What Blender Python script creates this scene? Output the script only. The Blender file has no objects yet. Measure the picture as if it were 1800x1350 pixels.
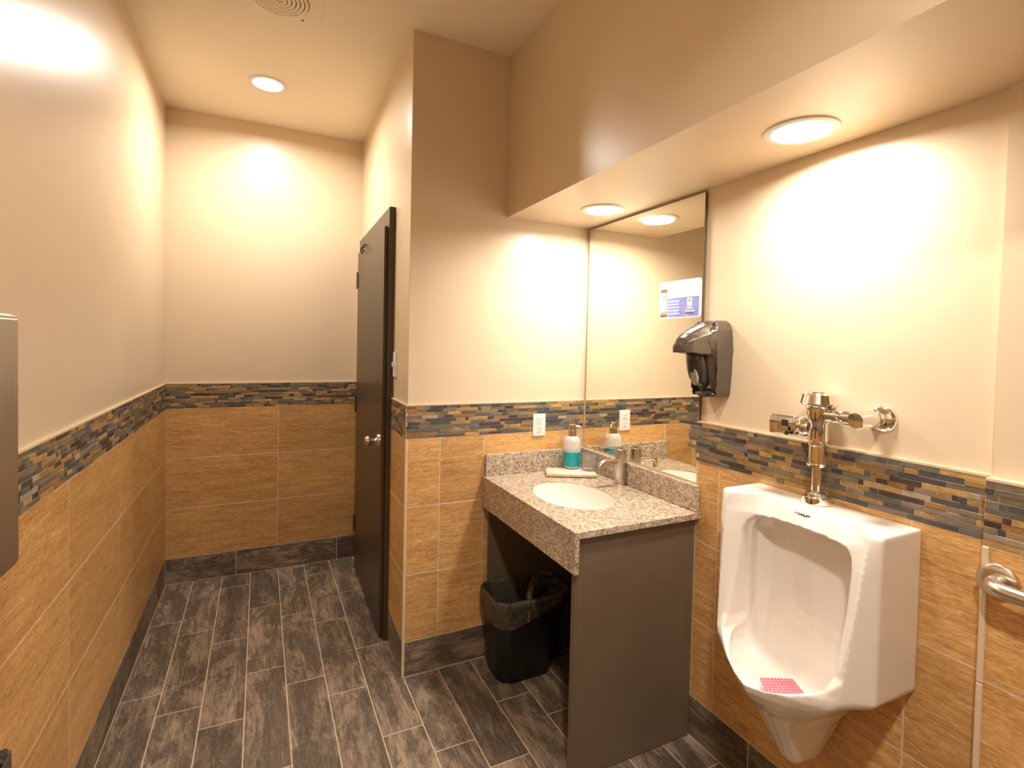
import bpy, bmesh, math, random
from mathutils import Matrix, Vector
random.seed(7)
C = bpy.context.scene.collection
sc = bpy.context.scene

# ------------------------------------------------------------------ camera, world, exposure
YAW, PITCH, ROLL = (math.radians(a) for a in (25.8989, -1.4918, 1.2581))
FPX, CXP, CYP, EYE = 909.93, 900.0, 629.58, 1.5167
_f = Vector((math.sin(YAW)*math.cos(PITCH), math.cos(YAW)*math.cos(PITCH), math.sin(PITCH)))
_r0 = Vector((math.cos(YAW), -math.sin(YAW), 0)); _u0 = _r0.cross(_f)
CR = _r0*math.cos(ROLL) + _u0*math.sin(ROLL); CU = -_r0*math.sin(ROLL) + _u0*math.cos(ROLL); CF = _f
cam = bpy.data.cameras.new('camera'); camo = bpy.data.objects.new('camera', cam); C.objects.link(camo)
cam.sensor_fit = 'HORIZONTAL'; cam.sensor_width = 36; cam.lens = FPX/1800*36
cam.shift_y = -(675-CYP)/1800; cam.clip_start = .02
m = Matrix((CR, CU, -CF)).transposed().to_4x4(); m.translation = (0, 0, EYE); camo.matrix_world = m
sc.camera = camo
w = bpy.data.worlds.new('world'); sc.world = w; w.use_nodes = True
w.node_tree.nodes['Background'].inputs[0].default_value = (1, .8, .6, 1)
w.node_tree.nodes['Background'].inputs[1].default_value = 0.0
vs = sc.view_settings
vs.view_transform = 'Standard'; vs.look = 'None'; vs.exposure = 0.44; vs.gamma = 1.0; vs.use_curve_mapping = False
LAMP_COL = (1.0, .94, .86)
CEIL_W, FRONT_W, SOFFIT_W = 16.5, 26.0, 9.8
# ------------------------------------------------------------------ room numbers (metres)
XL, YB, XD, YC, XM = -.5135, 3.7174, .5847, 2.2718, 1.527      # tile faces
XP, YE = 1.487, .58                                            # proud pier right of the urinal
XS, ZS, ZC = 1.0632, 2.129, 2.894                              # soffit, ceiling
YF = -1.8                                                      # end of the room behind the camera
T, ROW, BASE, ZW = .008, .308, .160, 1.238
XDB = .618                                                     # door wall runs out of square
ZM = BASE + 3*ROW

# ------------------------------------------------------------------ helpers
def pj(p):
    d = Vector(p) - Vector((0, 0, EYE)); z = d.dot(CF)
    if z < .05: return (-9999, -9999, z)
    return (CXP + FPX*d.dot(CR)/z, CYP - FPX*d.dot(CU)/z, z)
def tag(o, label=None, cat=None, group=None, kind=None):
    if label: o['label'] = label
    if cat: o['category'] = cat
    if group: o['group'] = group
    if kind: o['kind'] = kind
    return o
def put(name, me, parent=None, mw=None):
    o = bpy.data.objects.new(name, me); C.objects.link(o)
    if parent is not None:
        o.parent = parent
        if parent.type == 'EMPTY': o.matrix_parent_inverse = Matrix.Translation(-parent.location)
    if mw is not None: o.matrix_basis = mw
    return o
def thing(name, label, cat, loc, group=None):
    o = bpy.data.objects.new(name, None); C.objects.link(o); o.location = loc
    o.empty_display_size = .05
    return tag(o, label, cat, group)
class MB:
    def __init__(s): s.bm = bmesh.new()
    def box(s, a, b, bev=0, seg=2, mw=None):
        c = [(a[i]+b[i])/2 for i in range(3)]; d = [abs(b[i]-a[i]) for i in range(3)]
        r = bmesh.ops.create_cube(s.bm, size=1, matrix=Matrix.Translation(c) @ Matrix.Diagonal((*d, 1)))
        vs_ = r['verts']
        if bev:
            es = list({e for v in vs_ for e in v.link_edges})
            q = bmesh.ops.bevel(s.bm, geom=es, offset=bev, segments=seg, affect='EDGES', profile=.5)
            vs_ = list({v for f in q['faces'] for v in f.verts} | {v for v in vs_ if v.is_valid})
        if mw is not None: bmesh.ops.transform(s.bm, matrix=mw, verts=vs_)
        return s
    def lathe(s, prof, mw=None, n=32, cap0=True, cap1=True):
        mw = mw or Matrix(); rings = []
        for r, h in prof:
            rings.append([s.bm.verts.new(mw @ Vector((r*math.cos(2*math.pi*k/n), r*math.sin(2*math.pi*k/n), h))) for k in range(n)])
        for a, b in zip(rings, rings[1:]):
            for k in range(n): s.bm.faces.new((a[k], a[(k+1) % n], b[(k+1) % n], b[k]))
        if cap0: s.bm.faces.new(rings[0][::-1])
        if cap1: s.bm.faces.new(rings[-1])
        return s
    def cyl(s, p, q, r, r2=None, n=24, bev=0):
        p, q = Vector(p), Vector(q); d = q-p; L = d.length
        mw = Matrix.Translation(p) @ d.to_track_quat('Z', 'Y').to_matrix().to_4x4()
        r2 = r if r2 is None else r2
        pr = [(r-bev, 0), (r, bev), (r2, L-bev), (r2-bev, L)] if bev else [(r, 0), (r2, L)]
        return s.lathe(pr, mw, n)
    def tube(s, path, r, n=16, caps=True):
        path = [Vector(p) for p in path]; rings = []; up = None
        for i, p in enumerate(path):
            d = (path[min(i+1, len(path)-1)] - path[max(i-1, 0)]).normalized()
            if up is None: up = d.orthogonal().normalized()
            up = (up - d*up.dot(d)).normalized(); sd = d.cross(up)
            rr = r[i] if isinstance(r, (list, tuple)) else r
            rings.append([s.bm.verts.new(p + rr*(up*math.cos(2*math.pi*k/n) + sd*math.sin(2*math.pi*k/n))) for k in range(n)])
        for a, b in zip(rings, rings[1:]):
            for k in range(n): s.bm.faces.new((a[k], a[(k+1) % n], b[(k+1) % n], b[k]))
        if caps: s.bm.faces.new(rings[0][::-1]); s.bm.faces.new(rings[-1])
        return s
    def loft(s, rings, caps=True, closed=True):
        R = [[s.bm.verts.new(p) for p in ring] for ring in rings]; n = len(R[0])
        for a, b in zip(R, R[1:]):
            for k in range(n if closed else n-1): s.bm.faces.new((a[k], a[(k+1) % n], b[(k+1) % n], b[k]))
        if caps: s.bm.faces.new(R[0][::-1]); s.bm.faces.new(R[-1])
        return s
    def prism(s, poly, fn, a, b):
        return s.loft([[fn(x, y, a) for x, y in poly], [fn(x, y, b) for x, y in poly]])
    def mesh(s, name, mats, smooth=False, angle=40, fix=True):
        if fix: bmesh.ops.recalc_face_normals(s.bm, faces=s.bm.faces)
        me = bpy.data.meshes.new(name); s.bm.to_mesh(me); s.bm.free()
        for mt in (mats if isinstance(mats, (list, tuple)) else [mats]): me.materials.append(mt)
        if smooth:
            me.polygons.foreach_set('use_smooth', [True]*len(me.polygons))
            me.set_sharp_from_angle(angle=math.radians(angle))
        return me
    def build(s, name, mat, parent=None, smooth=False, angle=40, fix=True):
        return put(name, s.mesh(name, mat, smooth, angle, fix), parent)
def rrect(x0, x1, y0, y1, r, n=5):
    out = []
    for cx, cy, a0 in ((x1-r, y1-r, 0), (x0+r, y1-r, 90), (x0+r, y0+r, 180), (x1-r, y0+r, 270)):
        for k in range(n+1):
            a = math.radians(a0 + 90*k/n); out.append((cx + r*math.cos(a), cy + r*math.sin(a)))
    return out
def bake(o, parent=None, name=None):
    """evaluate the modifiers of o into a plain mesh object"""
    dg = bpy.context.evaluated_depsgraph_get(); dg.update()
    me = bpy.data.meshes.new_from_object(o.evaluated_get(dg))
    nm = name or o.name; mats = list(o.data.materials)
    bpy.data.objects.remove(o)
    me.name = nm
    if not me.materials:
        for mt in mats: me.materials.append(mt)
    me.polygons.foreach_set('use_smooth', [True]*len(me.polygons))
    return put(nm, me, parent)

# ------------------------------------------------------------------ materials
class NT:
    def __init__(s, name):
        s.m = bpy.data.materials.new(name); s.m.use_nodes = True; s.t = s.m.node_tree
        s.b = s.t.nodes['Principled BSDF']
    def n(s, typ, **kw):
        x = s.t.nodes.new(typ)
        for k, v in kw.items():
            if k in x.inputs: x.inputs[k].default_value = v
            else: setattr(x, k, v)
        return x
    def l(s, a, b): s.t.links.new(a, b)
    def ramp(s, fac, stops, interp='LINEAR'):
        r = s.n('ShaderNodeValToRGB'); cr = r.color_ramp; cr.interpolation = interp
        while len(cr.elements) < len(stops): cr.elements.new(.5)
        for e, (p, c) in zip(cr.elements, stops): e.position = p; e.color = (*c, 1)
        s.l(fac, r.inputs['Fac']); return r.outputs['Color']
    def mix(s, fac, a, b, mode='MIX'):
        x = s.n('ShaderNodeMix', data_type='RGBA', blend_type=mode)
        for i, v in ((0, fac), (6, a), (7, b)):
            if hasattr(v, 'is_linked'): s.l(v, x.inputs[i])
            else: x.inputs[i].default_value = v if i == 0 else (*v, 1)
        return x.outputs[2]
    def coords(s, scale=(1, 1, 1), rnd=0):
        tc = s.n('ShaderNodeTexCoord'); mp = s.n('ShaderNodeMapping'); mp.inputs['Scale'].default_value = scale
        s.l(tc.outputs['Object'], mp.inputs['Vector'])
        if rnd:
            oi = s.n('ShaderNodeObjectInfo'); mu = s.n('ShaderNodeVectorMath', operation='SCALE')
            mu.inputs[0].default_value = (rnd, rnd*.7, rnd*1.3); s.l(oi.outputs['Random'], mu.inputs['Scale'])
            s.l(mu.outputs[0], mp.inputs['Location'])
        return mp.outputs[0]
    def noise(s, vec, scale, detail=4, rough=.55, dist=0):
        x = s.n('ShaderNodeTexNoise'); x.inputs['Scale'].default_value = scale; x.inputs['Detail'].default_value = detail
        x.inputs['Roughness'].default_value = rough; x.inputs['Distortion'].default_value = dist
        s.l(vec, x.inputs['Vector']); return x.outputs['Fac']
    def bump(s, h, strength=.2, dist=.002):
        x = s.n('ShaderNodeBump'); x.inputs['Strength'].default_value = strength; x.inputs['Distance'].default_value = dist
        s.l(h, x.inputs['Height']); s.l(x.outputs[0], s.b.inputs['Normal'])
def plain(name, col, rough=.5, metal=0, spec=.5, **kw):
    t = NT(name); t.b.inputs['Base Color'].default_value = (*col, 1); t.b.inputs['Roughness'].default_value = rough
    t.b.inputs['Metallic'].default_value = metal; t.b.inputs['Specular IOR Level'].default_value = spec
    for k, v in kw.items(): t.b.inputs[k.replace('_', ' ')].default_value = v
    return t.m
def mottled(name, c1, c2, scale, rough=.5, metal=0, bump=0, spec=.5, stretch=(1, 1, 1), **kw):
    t = NT(name); v = t.coords(stretch); f = t.noise(v, scale)
    t.l(t.ramp(f, [(.3, c1), (.7, c2)]), t.b.inputs['Base Color'])
    t.b.inputs['Roughness'].default_value = rough; t.b.inputs['Metallic'].default_value = metal
    t.b.inputs['Specular IOR Level'].default_value = spec
    for k, x in kw.items(): t.b.inputs[k.replace('_', ' ')].default_value = x
    if bump: t.bump(f, bump)
    return t.m
PAINT = (.72, .575, .40)
M = {}
def paint(name, col, rough):
    t = NT(name); v = t.coords()
    f = t.noise(v, 2.5, 3); f2 = t.noise(v, 260, 2)
    t.l(t.ramp(f, [(.2, tuple(c*.97 for c in col)), (.8, tuple(min(1, c*1.03) for c in col))]), t.b.inputs['Base Color'])
    t.b.inputs['Roughness'].default_value = rough; t.b.inputs['Specular IOR Level'].default_value = .5 if rough < .5 else .25
    t.bump(f2, .06, .001); return t.m
M['paint'] = paint('wall_paint', PAINT, .33)
M['ceil'] = paint('ceiling_paint', (.92, .82, .65), .7)
M['grout'] = mottled('grout', (.62, .48, .33), (.70, .56, .40), 60, .85)
M['fgrout'] = mottled('floor_grout', (.50, .38, .26), (.60, .46, .32), 60, .85)
M['trim'] = mottled('cream_trim', (.66, .51, .35), (.72, .57, .40), 20, .35)
def travertine():
    t = NT('travertine_tile'); oi = t.n('ShaderNodeObjectInfo')
    a = t.noise(t.coords((1.3, 11, 4), 37.0), 1.0, 5, .6, .8)
    b = t.noise(t.coords((6, 58, 20), 91.0), 1.0, 8, .78, .7)
    c = t.noise(t.coords((48, 190, 60), 51.0), 1.0, 5, .75, .3)
    d = t.noise(t.coords((14, 26, 60), 23.0), 1.0, 6, .7, .5)
    col = t.ramp(a, [(.28, (0.412, 0.203, 0.061)), (.45, (0.549, 0.290, 0.096)), (.58, (0.686, 0.385, 0.142)), (.74, (0.824, 0.500, 0.208))])
    col = t.mix(.58, col, t.ramp(b, [(.33, (0.206, 0.084, 0.020)), (.47, (0.522, 0.270, 0.085)), (.56, (0.686, 0.385, 0.142)), (.68, (0.950, 0.675, 0.316))]))
    col = t.mix(.30, col, t.ramp(c, [(.36, (0.219, 0.095, 0.026)), (.52, (0.604, 0.324, 0.111)), (.68, (0.950, 0.838, 0.455))]))
    col = t.mix(t.ramp(d, [(.60, (0, 0, 0)), (.72, (.32, .32, .32))]), col, (0.302, 0.142, 0.042))
    hv = t.n('ShaderNodeHueSaturation'); t.l(col, hv.inputs['Color'])
    mr = t.n('ShaderNodeMapRange'); mr.inputs['To Min'].default_value = .90; mr.inputs['To Max'].default_value = 1.10
    t.l(oi.outputs['Random'], mr.inputs['Value']); t.l(mr.outputs[0], hv.inputs['Value'])
    t.l(hv.outputs[0], t.b.inputs['Base Color']); t.b.inputs['Roughness'].default_value = .42
    t.bump(c, .15, .0012); return t.m
M['tile'] = travertine()
def woodtile():
    t = NT('wood_look_tile'); oi = t.n('ShaderNodeObjectInfo')
    p = t.noise(t.coords((2.2, 6.0, 3), 43.0), 1.0, 7, .66, 1.6)
    q = t.noise(t.coords((9, 22, 9), 71.0), 1.0, 6, .72, 1.2)
    g = t.noise(t.coords((3.2, 62, 9), 17.0), 1.0, 8, .76, 2.6)
    h = t.noise(t.coords((60, 240, 60), 29.0), 1.0, 4, .75)
    dark = t.ramp(g, [(.34, (.030, .021, .014)), (.46, (.085, .062, .042)), (.58, (.130, .096, .066)), (.70, (.21, .155, .108))])
    lite = t.ramp(g, [(.32, (.090, .062, .040)), (.46, (.26, .185, .125)), (.60, (.42, .31, .215)), (.72, (.58, .45, .32))])
    ad = t.n('ShaderNodeMath', operation='MULTIPLY_ADD'); t.l(q, ad.inputs[0]); ad.inputs[1].default_value = .55; t.l(p, ad.inputs[2])
    f = t.ramp(ad.outputs[0], [(.72, (.02, .02, .02)), (.88, (.95, .95, .95))])
    col = t.mix(f, dark, lite)
    col = t.mix(.22, col, t.ramp(h, [(.40, (.02, .014, .010)), (.52, (.15, .11, .076)), (.64, (.46, .35, .25))]))
    hv = t.n('ShaderNodeHueSaturation'); t.l(col, hv.inputs['Color'])
    mr = t.n('ShaderNodeMapRange'); mr.inputs['To Min'].default_value = .78; mr.inputs['To Max'].default_value = 1.28
    t.l(oi.outputs['Random'], mr.inputs['Value']); t.l(mr.outputs[0], hv.inputs['Value'])
    t.l(hv.outputs[0], t.b.inputs['Base Color']); t.b.inputs['Roughness'].default_value = .46
    t.b.inputs['Specular IOR Level'].default_value = .4
    t.bump(g, .15, .0012); return t.m
M['plank'] = woodtile()
def stone(name, c, k=.35):
    t = NT(name); v = t.coords((40, 90, 60), 61.0); f = t.noise(v, 1.0, 5, .65, .6)
    oi = t.n('ShaderNodeObjectInfo')
    col = t.ramp(f, [(.25, tuple(x*(1-k) for x in c)), (.75, tuple(min(1, x*(1+k)) for x in c))])
    hv = t.n('ShaderNodeHueSaturation'); t.l(col, hv.inputs['Color'])
    mr = t.n('ShaderNodeMapRange'); mr.inputs['To Min'].default_value = .8; mr.inputs['To Max'].default_value = 1.2
    t.l(oi.outputs['Random'], mr.inputs['Value']); t.l(mr.outputs[0], hv.inputs['Value'])
    t.l(hv.outputs[0], t.b.inputs['Base Color']); t.b.inputs['Roughness'].default_value = .5
    t.bump(f, .3, .002); return t.m
MOS = [stone('mosaic_charcoal', (.066, .062, .060)), stone('mosaic_slate', (.120, .110, .098)), stone('mosaic_gold', (.40, .245, .090)),
       stone('mosaic_ochre', (.27, .150, .050)), stone('mosaic_olive', (.175, .145, .092)), stone('mosaic_cream', (.36, .285, .20), .2),
       stone('mosaic_umber', (.060, .036, .024)), stone('mosaic_taupe', (.185, .142, .100))]
MOSW = [2.6, 3.0, 3.0, 2.4, 2.4, .5, 1.1, 2.4]
M['door'] = mottled('dark_brown_door', (.060, .040, .024), (.072, .049, .030), 6, .34, 0, .03)
M['cab'] = mottled('dark_brown_laminate', (.138, .099, .064), (.154, .112, .073), 8, .40)
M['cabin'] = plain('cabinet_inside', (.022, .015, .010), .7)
M['black'] = plain('black_metal', (.012, .010, .009), .4)
def granite():
    t = NT('granite'); v = t.coords()
    vo = t.n('ShaderNodeTexVoronoi', feature='F1'); vo.inputs['Scale'].default_value = 190; t.l(v, vo.inputs['Vector'])
    vo2 = t.n('ShaderNodeTexVoronoi', feature='F1'); vo2.inputs['Scale'].default_value = 85; t.l(v, vo2.inputs['Vector'])
    nz = t.noise(v, 30, 4, .6)
    sp = t.n('ShaderNodeSeparateColor'); t.l(vo.outputs['Color'], sp.inputs[0])
    sp2 = t.n('ShaderNodeSeparateColor'); t.l(vo2.outputs['Color'], sp2.inputs[0])
    a = t.ramp(sp.outputs[0], [(.0, (.07, .045, .03)), (.14, (.23, .15, .09)), (.34, (.42, .31, .21)), (.60, (.57, .47, .35)), (.84, (.76, .68, .56))], 'CONSTANT')
    b = t.ramp(sp2.outputs[1], [(.0, (.16, .11, .075)), (.2, (.38, .28, .19)), (.6, (.64, .54, .42))], 'CONSTANT')
    col = t.mix(.35, a, b); col = t.mix(.25, col, t.ramp(nz, [(.3, (.25, .17, .11)), (.7, (.62, .49, .36))]))
    t.l(col, t.b.inputs['Base Color']); t.b.inputs['Roughness'].default_value = .22; return t.m
M['granite'] = granite()
M['porcelain'] = plain('white_porcelain', (.83, .77, .69), .07, 0, .5, Coat_Weight=.3, Coat_Roughness=.03)
M['chrome'] = plain('polished_chrome', (.86, .84, .81), .06, 1)
def brushed(name, col, rough, stretch):
    t = NT(name); v = t.coords(stretch); f = t.noise(v, 1.0, 3, .6)
    t.l(t.ramp(f, [(.3, tuple(c*.88 for c in col)), (.7, col)]), t.b.inputs['Base Color'])
    t.b.inputs['Metallic'].default_value = 1; t.b.inputs['Roughness'].default_value = rough
    t.b.inputs['Anisotropic'].default_value = .4; return t.m
M['nickel'] = brushed('brushed_nickel', (.66, .60, .52), .26, (30, 30, 400))
M['steel'] = brushed('brushed_steel', (.72, .66, .57), .36, (6, 500, 6))
M['satin'] = brushed('satin_steel', (.78, .72, .64), .24, (20, 20, 20))
M['darkchrome'] = plain('smoked_glossy_plastic', (.17, .145, .118), .14, .75)
M['darkplastic'] = plain('dark_smoked_plastic', (.055, .043, .033), .12, .3)
M['greyplastic'] = plain('grey_plastic', (.30, .285, .26), .35)
M['white'] = plain('white_plastic', (.80, .77, .72), .35)
M['slot'] = plain('dark_slot', (.03, .025, .02), .6)
M['mirror'] = plain('mirror_glass', (.90, .88, .80), .0, 1)
M['mirroredge'] = plain('mirror_edge', (.10, .085, .05), .3)
M['binblack'] = plain('black_plastic_bin', (.010, .009, .008), .38)
def liner():
    t = NT('black_bin_liner'); v = t.coords((1, 1, .45)); f = t.noise(v, 55, 5, .6, 1.2)
    t.l(t.ramp(f, [(.3, (.040, .030, .021)), (.7, (.115, .088, .064))]), t.b.inputs['Base Color'])
    t.b.inputs['Roughness'].default_value = .28; t.bump(f, .9, .010); return t.m
M['liner'] = liner()
M['pink'] = mottled('pink_rubber', (.80, .20, .26), (.92, .34, .38), 90, .5, 0, .3)
M['ceramic'] = mottled('beige_ceramic', (.60, .50, .37), (.74, .64, .50), 40, .35)
M['frost'] = plain('frosted_glass', (.95, .95, .95), .38, 0, .5, Transmission_Weight=.62, IOR=1.12)
M['teal'] = plain('teal_liquid_soap', (.0, .34, .40), .12, 0, .5, Subsurface_Weight=0.0)
M['tumbler'] = plain('clear_glass', (.95, .93, .90), .08, 0, .5, Transmission_Weight=.92, IOR=1.12)
M['print'] = plain('card_white', (.86, .86, .88), .3)
M['lilac'] = mottled('card_lilac', (.20, .24, .56), (.30, .34, .66), 60, .3)
M['cardline'] = plain('card_pale_line', (.80, .83, .95), .3)
M['cardgrey'] = plain('card_faint_grey', (.66, .66, .70), .3)
M['cardyellow'] = plain('card_faint_yellow', (.86, .78, .50), .3)
M['cardbrown'] = plain('card_brown', (.20, .13, .08), .3)
M['cardorange'] = plain('card_orange', (.72, .34, .15), .3)
M['cardpink'] = plain('card_pink', (.80, .45, .45), .3)
M['ink'] = plain('black_lettering', (.02, .014, .01), .4)
M['dust'] = plain('dusty_gap', (.20, .14, .085), .9)
t = NT('lamp_lens'); t.b.inputs['Base Color'].default_value = (.9, .85, .75, 1)
t.b.inputs['Emission Color'].default_value = (1, .93, .82, 1); t.b.inputs['Emission Strength'].default_value = 6.0; M['lens'] = t.m

# ------------------------------------------------------------------ wall frames
class Frame:                       # u x v = n, n points into the room
    def __init__(s, o, u, n):
        s.o = Vector(o); s.u = Vector(u).normalized(); s.n = Vector(n).normalized(); s.v = s.n.cross(s.u)
        s.R = Matrix((s.u, s.v, s.n)).transposed().to_4x4()
    def p(s, u, v, n=0): return s.o + s.u*u + s.v*v + s.n*n
    def mw(s, u, v, n=0): return Matrix.Translation(s.p(u, v, n)) @ s.R
_cache = {}
def piece_mesh(key, w_, h, d, ch, mat):
    k = (key, round(w_, 4), round(h, 4), d)
    if k in _cache: return _cache[k]
    x, y = w_/2, h/2
    V = [(sx*x, sy*y, -d) for sx, sy in ((-1, -1), (1, -1), (1, 1), (-1, 1))] + \
        [(sx*x, sy*y, -ch) for sx, sy in ((-1, -1), (1, -1), (1, 1), (-1, 1))] + \
        [(sx*(x-ch), sy*(y-ch), 0) for sx, sy in ((-1, -1), (1, -1), (1, 1), (-1, 1))]
    F = [(8, 9, 10, 11)]
    for a in (0, 4):
        for k_ in range(4): F.append((a+k_, a+(k_+1) % 4, a+4+(k_+1) % 4, a+4+k_))
    me = bpy.data.meshes.new(key); me.from_pydata(V, [], F); me.materials.append(mat)
    _cache[k] = me; return me
def piece(name, fr, u0, u1, v0, v1, mat, parent, key, gap=.0018, d=.006, ch=.0012, n=0.0):
    if u1-u0 < .012 or v1-v0 < .008: return None
    me = piece_mesh(key, u1-u0-2*gap, v1-v0-2*gap, d, ch, mat)
    return put(name, me, parent, fr.mw((u0+u1)/2, (v0+v1)/2, n))
def mosaic(fr, u0, u1, parent, skip=None, rng=None):
    """ten thin rows of random stone strips; the largest in the picture are parts of their own"""
    rng = rng or random.Random(3); rows = 10; h = (ZW-.006-ZM)/rows; L = []
    v = ZM
    for r in range(rows):
        u = u0
        while u < u1-.004:
            ln = rng.choice((.016, .024, .032, .048, .048, .064, .075, .098, .11))
            col = rng.choices(range(len(MOS)), MOSW)[0]
            if ln < .02: col = rng.choice((6, 0, 6, 1))
            e = min(u+ln, u1)
            if u1-e < .012: e = u1
            L.append((u, e, v + r*h, v + (r+1)*h, col, rng.uniform(.0002, .0022))); u = e
    if skip: L = [q for q in L if not skip(q)]
    sc_ = []
    for q in L:
        a, b = pj(fr.p(q[0], q[2])), pj(fr.p(q[1], q[3])); mx, my = (a[0]+b[0])/2, (a[1]+b[1])/2
        vis = -10 < mx < 1810 and -10 < my < 1360 and a[2] > .1
        sc_.append((abs((b[0]-a[0])*(b[1]-a[1])) if vis else 0, q))
    sc_.sort(key=lambda z: -z[0])
    single = [q for s_, q in sc_[:300] if s_ > 0]; rest = [q for s_, q in sc_[:300] if s_ <= 0] + [q for s_, q in sc_[300:]]
    for a, b, c, d, k, dn in single:
        if b-a < .012: continue
        me = piece_mesh('mosaic%d' % k, b-a-.0014, d-c-.0013, .007, .0006, MOS[k])
        put('mosaic_strip', me, parent, fr.mw((a+b)/2, (c+d)/2, dn))
    if rest:
        V, F, MI = [], [], []
        for a, b, c, d, k, dn in rest:
            if b-a < .005: continue
            i = len(V); x0, x1, y0, y1 = a+.0005, b-.0005, c+.00055, d-.00055
            V += [fr.p(x, y, -.007) for x, y in ((x0, y0), (x1, y0), (x1, y1), (x0, y1))] + [fr.p(x, y, dn) for x, y in ((x0, y0), (x1, y0), (x1, y1), (x0, y1))]
            fs = [(i+4, i+5, i+6, i+7)] + [(i+j, i+(j+1) % 4, i+4+(j+1) % 4, i+4+j) for j in range(4)]
            F += fs; MI += [k]*5
        me = bpy.data.meshes.new('mosaic_strips'); me.from_pydata(V, [], F)
        for mt in MOS: me.materials.append(mt)
        me.polygons.foreach_set('material_index', MI)
        tag(put('mosaic_strips', me, parent), kind='stuff')
def fbox(mb, fr, u0, u1, v0, v1, n0, n1, mi=0):
    V = [mb.bm.verts.new(fr.p(u, v, n)) for n in (n0, n1) for u, v in ((u0, v0), (u1, v0), (u1, v1), (u0, v1))]
    for f in ((3, 2, 1, 0), (4, 5, 6, 7), (0, 1, 5, 4), (1, 2, 6, 5), (2, 3, 7, 6), (3, 0, 4, 7)):
        mb.bm.faces.new([V[i] for i in f]).material_index = mi
def wall(name, side, fr, u0, u1, label, joints, ztop, bjoints, tile_u=None, skip=None, mosskip=None, seed=1, cap=None, thick=.10, tp=T, back_u=None, extra=()):
    """painted wall with tiled wainscot; tile face at n = 0, paint at n = -T"""
    tu0, tu1 = tile_u or (u0, u1)
    bu0, bu1 = back_u or (tu0, tu1)
    mb = MB(); fbox(mb, fr, u0, u1, ZW-.002, ztop, -tp-thick, -tp, 0)
    fbox(mb, fr, bu0, bu1, BASE, ZW-.002, -tp-thick, -.0007, 1)
    wo = mb.build(name, [M['paint'], M['grout']]); tag(wo, label, 'wall', kind='structure')
    js = [tu0] + [j for j in sorted(joints) if tu0+.01 < j < tu1-.01] + [tu1]
    for r in range(3):
        for a, b in zip(js, js[1:]):
            if skip and skip(a, b, r):
                continue
            piece('tile', fr, a, b, BASE+r*ROW, BASE+(r+1)*ROW, M['tile'], wo, 'tile')
    mosaic(fr, tu0, tu1, wo, mosskip, random.Random(seed))
    for a, b in (cap or [(tu0, tu1)]):
        mb = MB(); fbox(mb, fr, a, b, ZW-.006, ZW, -tp, .002); mb.build('cap_trim', M['trim'], wo)
    mb = MB(); fbox(mb, fr, bu0, bu1, 0, BASE, -tp-thick, -.0007)
    bo = mb.build('baseboard_'+side, M['grout']); tag(bo, 'dark wood-look tile skirting along the ' + label.split(' wall')[0] + ' wall', 'baseboard', kind='structure')
    js = [tu0] + [j for j in sorted(bjoints) if tu0+.01 < j < tu1-.01] + [tu1]
    for a, b in zip(js, js[1:]):
        piece('tile', fr, a, b, .001, BASE, M['plank'], bo, 'basetile', n=.0005)
    return wo

# ------------------------------------------------------------------ structure
FL = Frame((XL, YF, 0), (0, 1, 0), (1, 0, 0))
wl = wall('wall_left', 'left', FL, 0, YB-YF+T, 'long left wall with beige paint over tiled wainscot', [y-YF for y in (3.21, 2.585, 1.961, 1.342, .722, .102, -.518, -1.138)], ZC,
     [y-YF for y in (3.454, 2.826, 2.217, 1.60, .98, .36, -.26, -.88)], seed=11, tile_u=(0, YB-YF))
FB = Frame((XL, YB, 0), (1, 0, 0), (0, -1, 0))
wall('wall_back', 'back', FB, -.2, XDB-XL+.2, 'far end wall with beige paint over tiled wainscot', [.108-XL], ZC, [-.133-XL, .485-XL], seed=12, tile_u=(0, XDB-XL))
ddir = Vector((XDB-XD, YB-YC, 0)).normalized(); dn = Vector((-ddir.y, ddir.x, 0))
FD = Frame((XD, YC, 0), -ddir, dn)          # u runs towards the camera: u = -(distance from the corner)
DL = (YB-YC)
wall('wall_inner', 'inner', FD, -DL-.02, -.009, 'inner door wall with beige paint beside dark door', [], ZC, [], seed=13, tile_u=(-.33, 0), back_u=(-.33, -.010), thick=.08)
FC = Frame((XD, YC, 0), (1, 0, 0), (0, -1, 0))
wall('wall_vanity', 'vanity', FC, .009, XM-XD+.1, 'wall facing the camera beside the vanity with tiled wainscot', [.747-XD, .965-XD], ZC, [.19+.61], seed=14, tile_u=(0, XM-XD), back_u=(.010, XM-XD), thick=.08)
TR = .012
FR = Frame((XM, YC, 0), (0, -1, 0), (-1, 0, 0))
ym = lambda y: YC-y
MIR0, MIR1, MIRZ0, MIRZ1 = 1.478, YC-.012, .992, 2.121
wall('wall_right', 'right', FR, -.1, ym(YE), 'right urinal wall with mirror and tiled wainscot', [ym(1.372), ym(.744), ym(MIR0)], ZS+.01, [ym(1.83), ym(1.21), ym(.70)], seed=15, tile_u=(0, ym(YE)),
     skip=lambda a, b, r: r == 2 and b <= ym(MIR0)+.01, mosskip=lambda q: q[1] <= ym(MIR0)+.012, cap=[(ym(MIR0)+.001, ym(YE))], thick=.12, tp=TR)
FP = Frame((XP, YE, 0), (0, -1, 0), (-1, 0, 0))
TP = .022
wall('wall_pier', 'pier', FP, 0, YE-YF, 'projecting right wall nearest the camera carrying the grab bar', [.62, 1.24, 1.86], ZS+.01, [.30, .92, 1.54, 2.16], seed=16, thick=.15, tp=.030)
FF = Frame((XM, YF, 0), (-1, 0, 0), (0, 1, 0))
wall('wall_front', 'front', FF, -.1, XM-XL+.1, 'end wall behind the camera', [.4, 1.01, 1.62], ZC, [.5, 1.1, 1.7], seed=17, tile_u=(0, XM-XL))
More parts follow.
